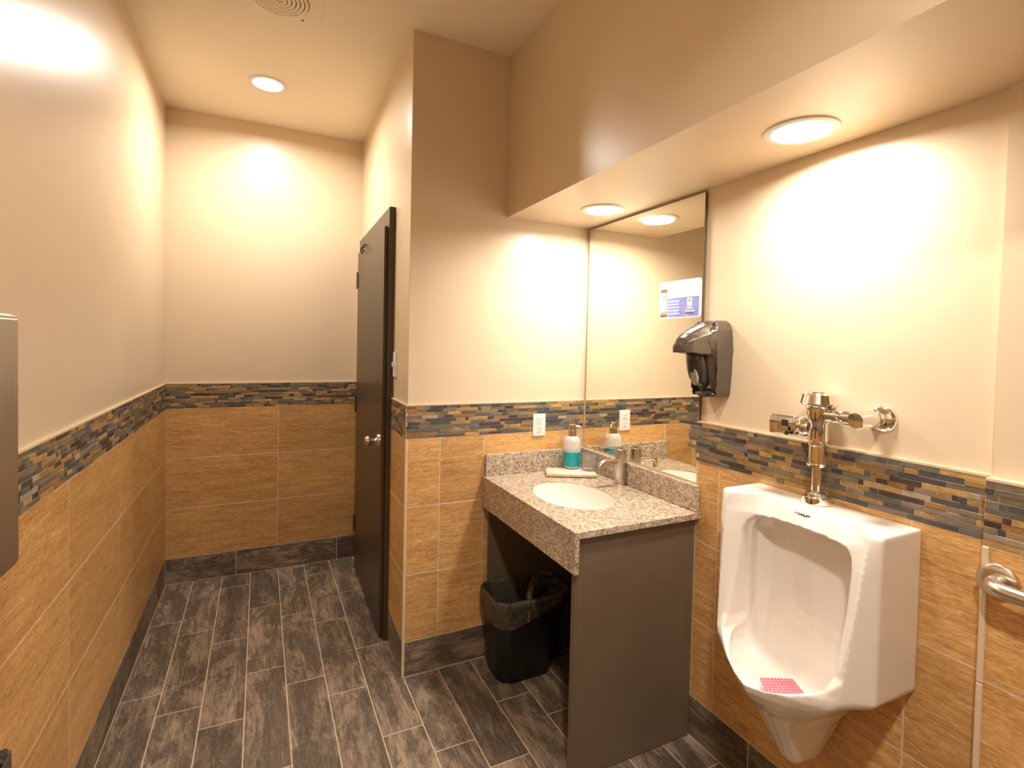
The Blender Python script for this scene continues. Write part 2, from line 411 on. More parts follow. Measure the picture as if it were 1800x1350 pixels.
# pieces of tiled edge: outside corner trims
mb = MB(); mb.box((XD-.002, YC-.002, .0), (XD+.010, YC+.006, ZM), .0015, 1); tag(mb.build('trim_1', M['trim']), 'cream corner trim where door wall meets vanity wall', 'trim', kind='structure')
mb = MB(); mb.box((XD-.001, YC-.001, ZM), (XD+.006, YC+.005, ZW-.006), .001, 1); tag(mb.build('trim_2', M['trim']), 'thin cream corner bead beside the mosaic at the vanity wall corner', 'trim', kind='structure')
for i, (z0, z1) in enumerate(((0, .766), (.768, ZM-.002))):
    mb = MB(); mb.box((XP-.003, YE-.012, z0), (XP+.02, YE+.001, z1), .002, 1)
    tag(mb.build('trim_%d' % (3+i), M['trim']), ('lower' if i == 0 else 'upper') + ' cream edge trim on the tiled pier between urinal and grab bar', 'trim', kind='structure')
# floor
mb = MB(); mb.box((XL-.2, YF-.1, -.12), (XM+.2, YB+.1, -.0008)); flo = mb.build('floor', M['fgrout'])
tag(flo, 'dark wood-look plank tile floor with cream grout', 'floor', kind='structure')
FO = Frame((0, 0, 0), (0, 1, 0), (0, 0, 1))     # u = y, v = -x
lines = [XL] + [-.3672 + .1601*k for k in range(12)] + [XM]
offs = (3.213, 3.060, 2.912)
for c, (a, b) in enumerate(zip(lines, lines[1:])):
    ys = [offs[c % 3] + .6285*k for k in range(-9, 3)]
    ys = [YF] + [y for y in ys if YF+.02 < y < YB-.005] + [YB]
    for y0, y1 in zip(ys, ys[1:]):
        ye_ = y1
        if a >= .57:                                   # stops at the vanity wall
            if y0 >= YC: continue
            ye_ = min(y1, YC)
        elif b > XD+.003 and y1 > YC:
            pass
        piece('plank', FO, y0, ye_, -b, -a, M['plank'], flo, 'plank', gap=.0022, ch=.0006)
# ceiling and soffit
mb = MB(); mb.box((XL-.2, YF-.1, ZC), (XM+.2, YB+.2, ZC+.1)); tag(mb.build('ceiling', M['ceil']), 'flat beige painted ceiling', 'ceiling', kind='structure')
mb = MB(); mb.box((XS, YF, ZS), (XM+.09, YC+T-.001, ZC+.02)); tag(mb.build('ceiling_soffit', M['paint']), 'dropped beige soffit running over vanity and urinal', 'soffit', kind='structure')

# ------------------------------------------------------------------ lamps
def downlight(x, y, z, watts, label, group, spread=168):
    t = thing('recessed_light', label, 'light', (x, y, z), group)
    MB().lathe([(.074, -.001), (.076, -.006), (.088, -.007), (.095, -.004), (.096, 0), (.07, 0)], Matrix.Translation((x, y, z)), 48, False, False).build('trim_ring', M['white'], t, True)
    MB().lathe([(.0005, -.0035), (.05, -.003), (.0755, -.0015)], Matrix.Translation((x, y, z)), 48, False, False).build('lens', M['lens'], t, True)
    L = bpy.data.lights.new('lamp', 'AREA'); L.shape = 'DISK'; L.size = .145; L.energy = watts; L.color = LAMP_COL; L.spread = math.radians(spread)
    lo = bpy.data.objects.new('lamp', L); C.objects.link(lo); lo.parent = t; lo.location = (0, 0, -.012)
    return t
downlight(.022, 3.135, ZC, CEIL_W, 'round recessed light in the ceiling above the far end of the corridor', 'ceiling downlights')
downlight(.10, -.10, ZC, FRONT_W, 'round recessed ceiling light behind the camera', 'ceiling downlights', 140)
downlight(1.345, .965, ZS, SOFFIT_W*.87, 'large bright recessed light in the soffit above the urinal', 'soffit downlights')
downlight(1.368, 1.925, ZS, SOFFIT_W, 'recessed light in the soffit in front of the mirror', 'soffit downlights')

# exhaust grille
VX, VY = .055, 2.335
t = thing('exhaust_fan_grille', 'beige exhaust grille with concentric rings in the ceiling', 'vent', (VX, VY, ZC))
MB().prism(rrect(VX-.165, VX+.165, VY-.165, VY+.165, .04), lambda x, y, h: (x, y, h), ZC-.005, ZC).build('plate', M['ceil'], t, False)
for k in range(6):
    r = .016 + .0165*k
    MB().lathe([(r, -.0052), (r+.002, -.0105), (r+.011, -.0105), (r+.013, -.0052)], Matrix.Translation((VX, VY, ZC)), 48, False, False).build('ring', M['ceil'], t, True)
    MB().lathe([(r+.0132, -.0056), (r+.0164, -.0056)], Matrix.Translation((VX, VY, ZC)), 48, False, False).build('gap', M['dust'], t)
MB().lathe([(.0005, -.007), (.005, -.0065), (.0055, -.005)], Matrix.Translation((VX+.095, VY+.105, ZC)), 16, False, False).build('screw', M['dust'], t, True)

# ------------------------------------------------------------------ door (in the door wall frame, u = -(distance))
dd = lambda y: -(y-YC)
DO = thing('door_1', 'dark brown door with black hinges and round knob', 'door', (FD.p(dd(3.1), 0).x, FD.p(dd(3.1), 0).y, 0)); DO['kind'] = 'structure'
def fb(name, mat, parent, u0, u1, v0, v1, n0, n1, fr=FD, bev=.0015):
    mb = MB(); fbox(mb, fr, u0, u1, v0, v1, n0, n1)
    if bev: bmesh.ops.bevel(mb.bm, geom=list(mb.bm.edges), offset=bev, segments=2, affect='EDGES')
    return mb.build(name, mat, parent)
CT = .022
fb('casing', M['door'], DO, dd(2.665), dd(2.60), .003, 2.105, -T, CT)
fb('casing', M['door'], DO, dd(3.60), dd(3.535), .003, 2.105, -T, CT)
fb('head_casing', M['door'], DO, dd(3.60), dd(2.60), 2.105, 2.19, -T, CT)
leaf = fb('leaf', M['door'], DO, dd(3.545), dd(2.628), .012, 2.097, CT+.002, CT+.018)
for z in (1.92, 1.10, .30):
    u = dd(3.555); mb = MB(); mb.cyl(FD.p(u, z-.055, CT+.016), FD.p(u, z+.055, CT+.016), .009, n=14, bev=.002)
    fbox(mb, FD, u-.012, u+.045, z-.05, z+.05, CT, CT+.021); mb.build('hinge', M['black'], DO, True)
ku, kz = dd(2.70), 1.005
o = Matrix.Translation(FD.p(ku, kz, CT+.018)) @ FD.R
kn = MB().lathe([(.0005, .075), (.012, .0745), (.022, .069), (.0265, .060), (.0265, .052), (.021, .042), (.012, .034), (.0105, .026), (.0115, .018), (.016, .012), (.017, .006)], o, 32, False, False).build('knob', M['nickel'], DO, True)
MB().lathe([(.017, .0125), (.030, .0105), (.0335, .006), (.034, 0)], o, 32, False, False).build('rosette', M['nickel'], kn, True)
for u in (dd(3.26), dd(3.19)):
    MB().tube([FD.p(u, 2.095, CT+.018), FD.p(u, 2.093, CT+.034), FD.p(u, 2.08, CT+.042), FD.p(u, 2.062, CT+.040), FD.p(u, 2.052, CT+.03)], .004, 8).build('coat_hook', M['black'], DO, True)
# switch on the door wall
t = thing('light_switch', 'small almond light switch beside the door frame', 'switch', FD.p(dd(2.55), 1.345, -T))
fb('plate', M['white'], t, dd(2.587), dd(2.515), 1.345, 1.468, -T, -T+.006)
fb('toggle', M['white'], t, dd(2.557), dd(2.545), 1.395, 1.418, -T+.006, -T+.018)

# ------------------------------------------------------------------ outlet on the vanity wall
t = thing('power_outlet', 'white double power outlet on the mosaic above the counter', 'outlet', (1.26, YC, 1.062))
MB().box((1.225, YC-.007, 1.061), (1.296, YC+.001, 1.173), .003).build('plate', M['white'], t)
for z in (1.138, 1.096):
    s_ = MB().box((1.244, YC-.009, z-.017), (1.277, YC-.006, z+.017), .003).build('socket', M['white'], t)
    mb = MB(); mb.box((1.2525, YC-.0096, z+.002), (1.2545, YC-.0088, z+.010)); mb.box((1.2665, YC-.0096, z+.003), (1.2685, YC-.0088, z+.010)); mb.cyl((1.2605, YC-.0096, z-.008), (1.2605, YC-.0088, z-.008), .0026, n=10)
    mb.build('slots', M['slot'], s_)

# ------------------------------------------------------------------ vanity
CX0, CY0, CZ = .957, 1.452, .887
SK = (1.195, 1.845, .155, .212)         # sink ellipse centre and half axes (x, y)
t = thing('countertop', 'speckled tan granite vanity counter with deep front apron', 'countertop', (CX0, CY0, .742))
def slab(zs):
    angs = sorted(set([2*math.pi*k/64 for k in range(64)] + [math.atan2(y-SK[1], x-SK[0]) % (2*math.pi) for x in (CX0, XM-.001) for y in (CY0, YC-.001)]))
    inner, outer = [], []
    for a in angs:
        c, s_ = math.cos(a), math.sin(a)
        inner.append((SK[0]+SK[2]*c, SK[1]+SK[3]*s_))
        tx = ((XM-.001 if c > 0 else CX0)-SK[0])/c if abs(c) > 1e-9 else 1e9
        ty = ((YC-.001 if s_ > 0 else CY0)-SK[1])/s_ if abs(s_) > 1e-9 else 1e9
        k = min(tx, ty); outer.append((SK[0]+k*c, SK[1]+k*s_))
    mb = MB(); z0, z1 = zs
    mb.loft([[(x, y, z1) for x, y in inner], [(x, y, z1) for x, y in outer], [(x, y, z0) for x, y in outer], [(x, y, z0) for x, y in inner], [(x, y, z1) for x, y in inner]], caps=False)
    bmesh.ops.remove_doubles(mb.bm, verts=mb.bm.verts, dist=1e-6)
    return mb
slab((CZ-.022, CZ)).build('slab', M['granite'], t)
MB().box((CX0, CY0, .742), (CX0+.018, YC-.001, CZ-.0222), .0015, 1).build('apron', M['granite'], t)
tag(MB().box((CX0+.012, YC-.021, CZ+.0002), (XM-.021, YC-.001, .990), .002, 2).build('backsplash', M['granite']), 'granite splash strip against the wall below the power outlet', 'backsplash')
tag(MB().box((XM-.0205, CY0+.008, CZ+.0002), (XM-.001, YC-.001, .990), .004, 3).build('backsplash', M['granite']), 'granite splash strip under the mirror behind the faucet', 'backsplash')
# sink
t = thing('sink', 'white oval undermount sink basin in the granite counter', 'sink', (SK[0], SK[1], CZ-.16))
prof = [(.979, -.004), (.972, -.0045), (.962, -.03), (.95, -.075), (.85, -.115), (.62, -.142), (.30, -.152), (.12, -.155)]
rings = [[(SK[0]+SK[2]*1.02*q*math.cos(2*math.pi*k/48), SK[1]+SK[3]*1.02*q*math.sin(2*math.pi*k/48), CZ+h) for k in range(48)] for q, h in prof]
MB().loft(rings, caps=False).build('basin', M['porcelain'], t, True, 60)
MB().lathe([(.0005, -.1535), (.020, -.153), (.026, -.1545)], Matrix.Translation((SK[0], SK[1], CZ)), 24, False, False).build('drain', M['chrome'], t, True)
# vanity base
PY = 1.478
t = thing('vanity_base', 'open dark brown vanity base under the granite counter', 'cabinet', ((CX0+XM)/2, (PY+YC)/2, 0))
MB().box((CX0+.030, PY, .002), (XM-.028, PY+.019, CZ-.0225), .001, 1).build('side_panel', M['cab'], t)
MB().box((XM-.0275, PY-.001, .002), (XM-.006, PY+.019, CZ-.0225), .001, 1).build('filler_strip', M['cab'], t)
MB().box((CX0+.0195, PY-.001, .002), (CX0+.0295, PY+.022, CZ-.0225), .001, 1).build('edge_band', M['cab'], t)
MB().box((.990, YC-.020, .002), (XM-.028, YC-.004, CZ-.0225), .001, 1).build('side_panel', M['cab'], t)
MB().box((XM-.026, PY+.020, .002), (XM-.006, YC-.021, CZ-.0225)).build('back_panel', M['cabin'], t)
# faucet
fx, fy = 1.484, 1.897
t = thing('faucet', 'brushed nickel single lever faucet standing behind the sink', 'faucet', (fx, fy, CZ))
MB().lathe([(.0315, 0), (.0315, .004), (.0285, .006)], Matrix.Translation((fx, fy, CZ)), 32).build('base_ring', M['nickel'], t, True)
MB().lathe([(.0255, .004), (.0255, .128), (.0245, .1285), (.0245, .1295), (.0255, .130), (.0255, .163), (.024, .1645)], Matrix.Translation((fx, fy, CZ)), 32).build('body', M['nickel'], t, True)
pth = [(fx-.012, fy, CZ+.108)] + [(fx-.02-.004*k, fy, CZ+.110) for k in range(1, 17)]
for k in range(1, 9):
    a = math.radians(11*k); pth.append((fx-.084-.034*math.sin(a), fy, CZ+.110-.034*(1-math.cos(a))))
pth.append((fx-.119, fy, CZ+.066))
MB().tube(pth, [.0125]*len(pth), 20).build('spout', M['nickel'], t, True)
MB().tube([(fx+.020, fy-.004, CZ+.171), (fx, fy, CZ+.1715), (fx-.06, fy+.012, CZ+.1725), (fx-.098, fy+.02, CZ+.173)], .0042, 12).build('lever', M['nickel'], t, True)
MB().cyl((fx, fy, CZ+.163), (fx, fy, CZ+.171), .007, n=14).build('lever_post', M['nickel'], t, True)

# soap tray, bottle, tumbler
TW = Matrix.Translation((1.366, 2.134, CZ)) @ Matrix.Rotation(math.radians(-26), 4, 'Z')
t = thing('soap_tray', 'beige ceramic tray with rolled edge carrying the blue soap bottle', 'tray', (1.366, 2.134, CZ))
mb = MB(); mb.loft([[TW @ Vector((x, y, h)) for x, y in rrect(-.120+i, .120-i, -.058+i, .058-i, .012)] for h, i in ((0.0005, .006), (.004, .001), (.012, 0), (.019, .002), (.0215, .008))])
mb.build('tray', M['ceramic'], t, True, 60)
p = [TW @ Vector((-.121, -.050, .0130)), TW @ Vector((.121, -.050, .0130))]
MB().cyl(p[0], p[1], .0125, n=20, bev=.004).build('rolled_edge', M['ceramic'], t, True, 60)
ZT = CZ+.0225
bx, by = 1.402, 2.180
t = thing('soap_bottle', 'frosted pump bottle half full of teal soap on the tray', 'bottle', (bx, by, ZT))
BM_ = Matrix.Translation((bx, by, ZT))
MB().lathe([(.0005, .001), (.036, .001), (.0395, .004), (.041, .010), (.0435, .10), (.0435, .132), (.040, .146), (.031, .155), (.020, .159), (.020, .166)], BM_, 32, False, False).build('bottle_glass', M['frost'], t, True, 50)
MB().lathe([(.0005, .0030), (.036, .0032), (.0385, .006), (.0413, .012), (.0437, .083), (.0005, .0832)], BM_, 32, False, False).build('liquid', M['teal'], t, True, 50)
MB().lathe([(.021, .160), (.021, .180), (.018, .182), (.018, .186)], BM_, 28).build('collar', M['nickel'], t, True)
mb = MB(); mb.lathe([(.0205, .186), (.0215, .190), (.0195, .216), (.016, .2185)], BM_, 28)
mb.build('pump_head', M['nickel'], t, True)
MB().tube([BM_ @ Vector(q) for q in ((.0, -.005, .207), (.02, -.018, .209), (.033, -.026, .205), (.040, -.030, .194))], [.008, .0065, .005, .004], 12).build('nozzle', M['nickel'], t, True)
gx, gy = 1.456, 2.106
t = thing('glass_tumbler', 'small clear tumbler standing beside the soap bottle on the tray', 'tumbler', (gx, gy, ZT))
MB().lathe([(.0005, .0005), (.031, .0005), (.033, .003), (.036, .079), (.0345, .0795), (.0318, .008), (.0005, .007)], Matrix.Translation((gx, gy, ZT)), 32, False, False).build('glass', M['tumbler'], t, True, 50)

# ------------------------------------------------------------------ mirror and card
t = thing('wall_mirror', 'tall frameless mirror on the wall above the vanity', 'mirror', (XM, (MIR0+MIR1)/2, MIRZ0))
MB().box((XM+.0015, MIR0, MIRZ0), (XM+TR-.0005, MIR1, MIRZ1), 0).build('backing', M['mirroredge'], t)
mb = MB(); mb.loft([[(XM+.0014, y, z) for y, z in ((MIR0+.003, MIRZ0+.003), (MIR1-.003, MIRZ0+.003), (MIR1-.003, MIRZ1-.003), (MIR0+.003, MIRZ1-.003))],
                    [(XM+.0005, y, z) for y, z in ((MIR0+.005, MIRZ0+.005), (MIR1-.005, MIRZ0+.005), (MIR1-.005, MIRZ1-.005), (MIR0+.005, MIRZ1-.005))]], True)
mb.build('glass', M['mirror'], t)
FM = Frame((XM+.0002, 1.717, 1.640), (0, -1, 0), (-1, 0, 0))
t = thing('mirror_card', 'white and lilac printed card with a phone picture stuck on the mirror', 'sign', (XM, 1.6, 1.640))
mb = MB(); mb.prism(rrect(0, .232, 0, .153, .014), lambda x, y, n: FM.p(x, y, n), 0, .0012); mb.build('card', M['print'], t)
def pr(name, mat, u0, u1, v0, v1, lift=.0015):
    mb = MB(); fbox(mb, FM, u0, u1, v0, v1, .0011, lift); return mb.build(name, mat, t)
pr('lilac_panel', M['lilac'], .050, .222, .005, .083)
for k in range(5): pr('text_line', M['cardline'], .056, .118-.004*(k % 2), .016+.0125*k, .021+.0125*k, .0018)
pr('text_line', M['cardgrey'], .095, .150, .122, .131); pr('text_line', M['cardgrey'], .155, .205, .120, .134)
pr('text_line', M['cardyellow'], .065, .168, .089, .093); pr('text_line', M['cardyellow'], .075, .16, .103, .107); pr('text_line', M['cardyellow'], .196, .208, .095, .107)
ph = pr('phone', M['cardbrown'], .008, .046, .006, .122); pr('phone_screen', M['print'], .0105, .0435, .026, .108, .0018); pr('phone_logo', M['cardorange'], .021, .033, .083, .096, .0021)
pr('phone_band', M['cardorange'], .0105, .0435, .016, .025, .0018); pr('phone_mark', M['cardpink'], .033, .046, .045, .058, .0022); pr('phone_mark', M['cardgrey'], .009, .015, .046, .051, .0022)
pr('badge', M['print'], .160, .186, .046, .078, .0018); pr('badge_logo', M['cardorange'], .167, .179, .063, .074, .0021)
pr('text_line', M['cardline'], .156, .190, .036, .041, .0018); pr('text_line', M['cardline'], .150, .200, .025, .029, .0018)
pr('text_line', M['ink'], .150, .196, .016, .019, .0018); pr('text_line', M['cardpink'], .148, .165, .008, .014, .0018)

# ------------------------------------------------------------------ wall soap dispenser
def remeshed(mb, name, mat, voxel, smooth, parent, cut=None):
    o = mb.build(name, mat)
    cos = []
    for c_ in cut or []:
        co = c_.build('cutter', mat); cos.append(co)
        b = o.modifiers.new('b', 'BOOLEAN'); b.operation = 'DIFFERENCE'; b.solver = 'EXACT'; b.object = co
    r = o.modifiers.new('r', 'REMESH'); r.mode = 'VOXEL'; r.voxel_size = voxel
    s_ = o.modifiers.new('s', 'SMOOTH'); s_.factor = .5; s_.iterations = smooth
    out = bake(o, parent, name)
    for co in cos: bpy.data.objects.remove(co)
    return out
XW = XM+TR
t = thing('soap_dispenser', 'smoked glossy hooded soap dispenser mounted beside the mirror', 'dispenser', (XW, 1.40, 1.345))
def dring(z, xfront, hw, top=0):     # plan section, y half width hw around 1.40
    yc_ = 1.402; return [(XW-.0005, yc_-hw, z), (XW-.0005, yc_+hw, z), (XW-.078, yc_+hw*.97, z), (xfront+.015, yc_+hw*.80, z), (xfront, yc_+hw*.45, z), (xfront, yc_-hw*.45, z), (xfront+.015, yc_-hw*.80, z), (XW-.078, yc_-hw*.97, z)]
mb = MB(); mb.loft([dring(1.343, 1.490, .055), dring(1.36, 1.480, .060), dring(1.40, 1.462, .063), dring(1.45, 1.450, .066), dring(1.49, 1.440, .067), dring(1.512, 1.425, .068), dring(1.55, 1.41, .066), dring(1.585, 1.43, .062), dring(1.61, 1.47, .052), dring(1.622, 1.505, .035)])
remeshed(mb, 'body', M['darkchrome'], .003, 3, t)
# hood: swept beak from the top of the body to the front tip
def hring(x, zt, zb, hw):
    yc_ = 1.402; return [(x, yc_-hw, zb), (x, yc_-hw, (zt*2+zb)/3), (x, yc_-hw*.6, zt-.004), (x, yc_, zt), (x, yc_+hw*.6, zt-.004), (x, yc_+hw, (zt*2+zb)/3), (x, yc_+hw, zb), (x, yc_, zb)]
mb = MB(); mb.loft([hring(1.520, 1.624, 1.54, .050), hring(1.48, 1.621, 1.51, .052), hring(1.44, 1.606, 1.497, .054), hring(1.40, 1.589, 1.497, .049), hring(1.37, 1.573, 1.502, .044), hring(1.350, 1.556, 1.503, .037), hring(1.340, 1.535, 1.500, .030)])
remeshed(mb, 'hood', M['darkchrome'], .003, 3, t)
def lring(z, x, hw, d): return [(x + d*math.cos(a)*1.0, 1.402 + hw*math.sin(a), z) for a in [2*math.pi*k/24 for k in range(24)]]
mb = MB(); mb.loft([lring(1.374, 1.462, .012, .010), lring(1.385, 1.452, .026, .020), lring(1.41, 1.438, .036, .026), lring(1.44, 1.430, .040, .028), lring(1.47, 1.424, .040, .028), lring(1.497, 1.418, .037, .026), lring(1.505, 1.418, .030, .020)])
mb.build('push_lever', M['darkplastic'], t, True, 60)
EV = Matrix.Translation((1.409, 1.394, 1.418)) @ Matrix.Rotation(math.radians(-90), 4, 'Y') @ Matrix.Rotation(math.radians(-9), 4, 'Y')
mb = MB(); mb.loft([[EV @ Vector((.034*q*math.cos(a), .0155*q*math.sin(a), h)) for a in [2*math.pi*k/28 for k in range(28)]] for q, h in ((1, -.008), (1, .000), (.9, .0015))])
mb.build('window', M['greyplastic'], t, True, 40)
mb = MB(); mb.loft([[(1.470 + h*.3 - .004*math.cos(a)*0, 1.402+.045*q*math.cos(a), 1.352+.012*q*math.sin(a)) for a in [2*math.pi*k/24 for k in range(24)]] for q, h in ((1, .06), (1, .0), (.8, -.02))])
mb.build('drip_cup', M['darkplastic'], t, True, 50)

# ------------------------------------------------------------------ urinal
UY = .960
t = thing('urinal', 'large white wall-hung porcelain urinal on the tiled wall', 'urinal', (XM, UY, .34))
def uring(z, wx, w_, A, B, I, cx):
    half = [(wx, w_), (A[0], A[1]), ((A[0]+B[0])/2, (A[1]+B[1])/2), B, ((B[0]+I[0])/2, (B[1]+I[1])/2), I, ((I[0]+cx)/2-.004, I[1]*.5)]
    return [(x, UY+y, z) for x, y in half] + [(cx, UY, z)] + [(x, UY-y, z) for x, y in half[::-1]]
WX = XM-.0005
US = [(.340, 1.470, .030, (1.455, .034), (1.380, .028), (1.375, .016), 1.374), (.352, 1.476, .036, (1.458, .038), (1.372, .031), (1.367, .017), 1.366),
      (.45, WX, .060, (1.445, .068), (1.320, .046), (1.316, .022), 1.315), (.505, WX, .090, (1.435, .088), (1.298, .058), (1.286, .03), 1.284),
      (.53, WX, .115, (1.43, .115), (1.30, .085), (1.262, .05), 1.250), (.56, WX, .14, (1.42, .14), (1.295, .12), (1.248, .07), 1.217), (.59, WX, .17, (1.40, .168), (1.29, .15), (1.237, .085), 1.193),
      (.62, WX, .205, (1.375, .205), (1.287, .175), (1.232, .10), 1.181), (.640, WX, .236, (1.357, .232), (1.290, .188), (1.25, .12), 1.190), (.655, WX, .2425, (1.352, .2425), (1.292, .191), (1.265, .13), 1.205),
      (.70, WX, .2425, (1.352, .2425), (1.298, .195), (1.31, .16), 1.25), (.85, WX, .2425, (1.352, .2425), (1.315, .204), (1.352, .16), 1.345),
      (.97, WX, .2425, (1.352, .2425), (1.330, .211), (1.372, .155), 1.378), (1.01, WX, .2425, (1.353, .2425), (1.337, .213), (1.385, .145), 1.390), (1.045, WX, .2425, (1.355, .2425), (1.344, .212), (1.405, .14), 1.415),
      (1.062, WX, .2425, (1.357, .2425), (1.349, .209), (1.418, .135), 1.432), (1.068, WX, .2405, (1.362, .2405), (1.356, .207), (1.424, .13), 1.438)]
out = MB().loft([uring(*s_) for s_ in US])
def cring(z, a, xb, xf):
    half = [(xf, a), ((xf+xb)/2, a*1.0), (xb-.035, a*.97), (xb-.010, a*.84), (xb, a*.6), (xb, a*.25)]
    return [(x, UY+y, z) for x, y in half] + [(x, UY-y, z) for x, y in half[::-1]]
def crin2(z, a, xb, xf):
    half = [(xf, a*.28), (xf+.045, a*.72), (xf+.085, a*.96), ((xf+xb)/2+.04, a), (xb-.035, a*.97), (xb-.010, a*.84), (xb, a*.6), (xb, a*.25)]
    return [(x, UY+y, z) for x, y in half] + [(x, UY-y, z) for x, y in half[::-1]]
cav = MB().loft([crin2(*s_) for s_ in ((.556, .05, 1.40, 1.275), (.563, .08, 1.42, 1.245), (.580, .115, 1.44, 1.222), (.600, .140, 1.45, 1.208), (.620, .152, 1.455, 1.204), (.645, .158, 1.46, 1.225), (.67, .161, 1.463, 1.265),
      (.71, .163, 1.468, 1.30), (.80, .164, 1.472, 1.30), (.955, .165, 1.474, 1.31), (.985, .158, 1.466, 1.32), (1.002, .142, 1.452, 1.33), (1.012, .112, 1.435, 1.34))])
op = [(0, .609), (.05, .614), (.10, .630), (.135, .645), (.157, .662), (.165, .69), (.167, .80), (.167, .95), (.160, .982), (.142, 1.001), (.11, 1.010), (0, 1.012)]
op = op + [(-y, z) for y, z in op[-2:0:-1]]
cut2 = MB().prism(op, lambda y, z, x: (x, UY+y, z), 1.0, 1.395)
ur = remeshed(out, 'bowl_body', M['porcelain'], .0030, 14, t, [cav, cut2])
# lettering
cu = bpy.data.curves.new('txt', 'FONT'); cu.body = 'KOHLER'; cu.size = .0085; cu.extrude = .0008; cu.align_x = 'CENTER'; cu.space_character = 1.15; cu.offset = .0003
to = bpy.data.objects.new('txt', cu); C.objects.link(to)
dg = bpy.context.evaluated_depsgraph_get(); me = bpy.data.meshes.new_from_object(to.evaluated_get(dg)); bpy.data.objects.remove(to)
me.materials.clear(); me.materials.append(M['ink']); me.name = 'lettering'
LETTER = put('lettering', me, t)
hit, hp, hn, _ = ur.ray_cast(Vector((1.2, UY, 1.043)), Vector((1, 0, 0)))
nx = Vector((0, -1, 0)); nz = Vector((hn.x, 0, hn.z)).normalized(); nyv = nz.cross(nx)
LETTER.matrix_basis = Matrix.Translation(hp + nz*.0014 - nyv*.003 + Vector((0, .004, 0))) @ Matrix((nx, nyv, nz)).transposed().to_4x4() @ Matrix.Diagonal((1.35, 1, 1.2, 1))
# pink screen mat
t = thing('urinal_screen', 'pink perforated rubber screen lying in the urinal bowl', 'mat', (1.30, .935, .578))
QA, QB, QC, QD = Vector((1.287, .990, 0)), Vector((1.371, .947, 0)), Vector((1.342, .888, 0)), Vector((1.243, .934, 0))
def qp(u, v, z): p_ = (QA*(1-u) + QB*u)*(1-v) + (QD*(1-u) + QC*u)*v; return (p_.x, p_.y, z)
mb = MB(); mb.loft([[qp(u, v, z) for u, v in rrect(0, 1, 0, 1, .06)] for z in (.5785, .5825)])
mb.build('mat', M['pink'], t)
nub = None
for i in range(10):
    for j in range(6):
        mw_ = Matrix.Translation(qp(.06+.098*i, .08+.168*j, .5825))
        if nub is None: nub = MB().lathe([(.0036, 0), (.0026, .0045)], None, 8).mesh('nub', M['pink'])
        put('nub', nub, t, mw_)
# ------------------------------------------------------------------ flush valve
vx, vy = 1.482, .972
t = thing('flush_valve', 'chrome sensor flush valve standing on top of the urinal', 'flush valve', (vx, vy, 1.068))
VM = lambda z: Matrix.Translation((vx, vy, z))
ax = lambda p, d: Matrix.Translation(p) @ Vector(d).to_track_quat('Z', 'Y').to_matrix().to_4x4()
MB().lathe([(.0385, .001), (.0395, .006), (.0385, .020), (.032, .024), (.029, .030), (.022, .034), (.016, .036)], VM(1.068), 32).build('spud_flange', M['chrome'], t, True)
MB().cyl((vx, vy, 1.10), (vx, vy, 1.19), .0135, n=24).build('flush_tube', M['chrome'], t, True)
MB().lathe([(.017, 0), (.0285, .001), (.0295, .006), (.0245, .010), (.0245, .060), (.027, .063), (.027, .070), (.0235, .073), (.0235, .080)], VM(1.178), 32).build('coupling', M['chrome'], t, True, 35)
MB().lathe([(.0235, 0), (.028, .003), (.028, .052), (.032, .058), (.032, .070), (.0335, .074), (.0335, .100), (.0305, .103)], VM(1.252), 36).build('body', M['chrome'], t, True, 35)
MB().lathe([(.036, 0), (.038, .004), (.050, .009), (.0515, .013), (.0455, .038), (.042, .0415), (.030, .043), (.028, .046), (.0005, .0475)], VM(1.352), 40, True, False).build('cap', M['chrome'], t, True, 28)
MB().lathe([(.018, 0), (.027, .004), (.031, .016), (.029, .028), (.021, .038), (.021, .046)], ax((vx-.004, vy+.018, 1.292), (-.25, 1, 0)), 28).build('sensor_neck', M['chrome'], t, True)
SM = Matrix.Translation((vx-.014, vy+.092, 1.292)) @ Matrix.Rotation(math.radians(12), 4, 'Z')
mb = MB(); mb.box((-.034, -.040, -.030), (.030, .040, .030), .006, 3, SM); sb = mb.build('sensor_housing', M['chrome'], t, True, 35)
mb = MB(); mb.box((-.0365, -.032, -.018), (-.033, .012, .024), .003, 2, SM); mb.build('sensor_bezel', M['chrome'], sb, True, 35)
mb = MB(); mb.box((-.0380, -.020, -.004), (-.0362, .000, .016), .001, 1, SM); mb.build('sensor_eye', M['slot'], sb)
MB().cyl(SM @ Vector((-.034, -.016, -.0245)), SM @ Vector((-.0385, -.016, -.0245)), .006, n=14).build('button', M['slot'], sb, True)
sy, sz = .832, 1.335
MB().lathe([(.021, 0), (.021, .022), (.0245, .024), (.0245, .038), (.0165, .041), (.0165, .052), (.023, .054), (.023, .072), (.018, .075), (.018, .12)], ax((vx, vy-.028, 1.333), (-.045, -1, .02)), 6*5).build('tailpiece', M['chrome'], t, True, 35)
MB().lathe([(.013, 0), (.013, .030), (.019, .032), (.024, .045), (.024, .080), (.021, .086), (.0215, .112), (.020, .118), (.0005, .1185)], ax((XW-.001, sy, sz), (-1, 0, 0)), 30, True, False).build('control_stop', M['chrome'], t, True, 35)
MB().lathe([(.037, .0005), (.036, .004), (.029, .012), (.018, .016), (.014, .0165)], ax((XW, sy-.004, sz), (-1, 0, 0)), 40).build('escutcheon', M['chrome'], t, True, 50)

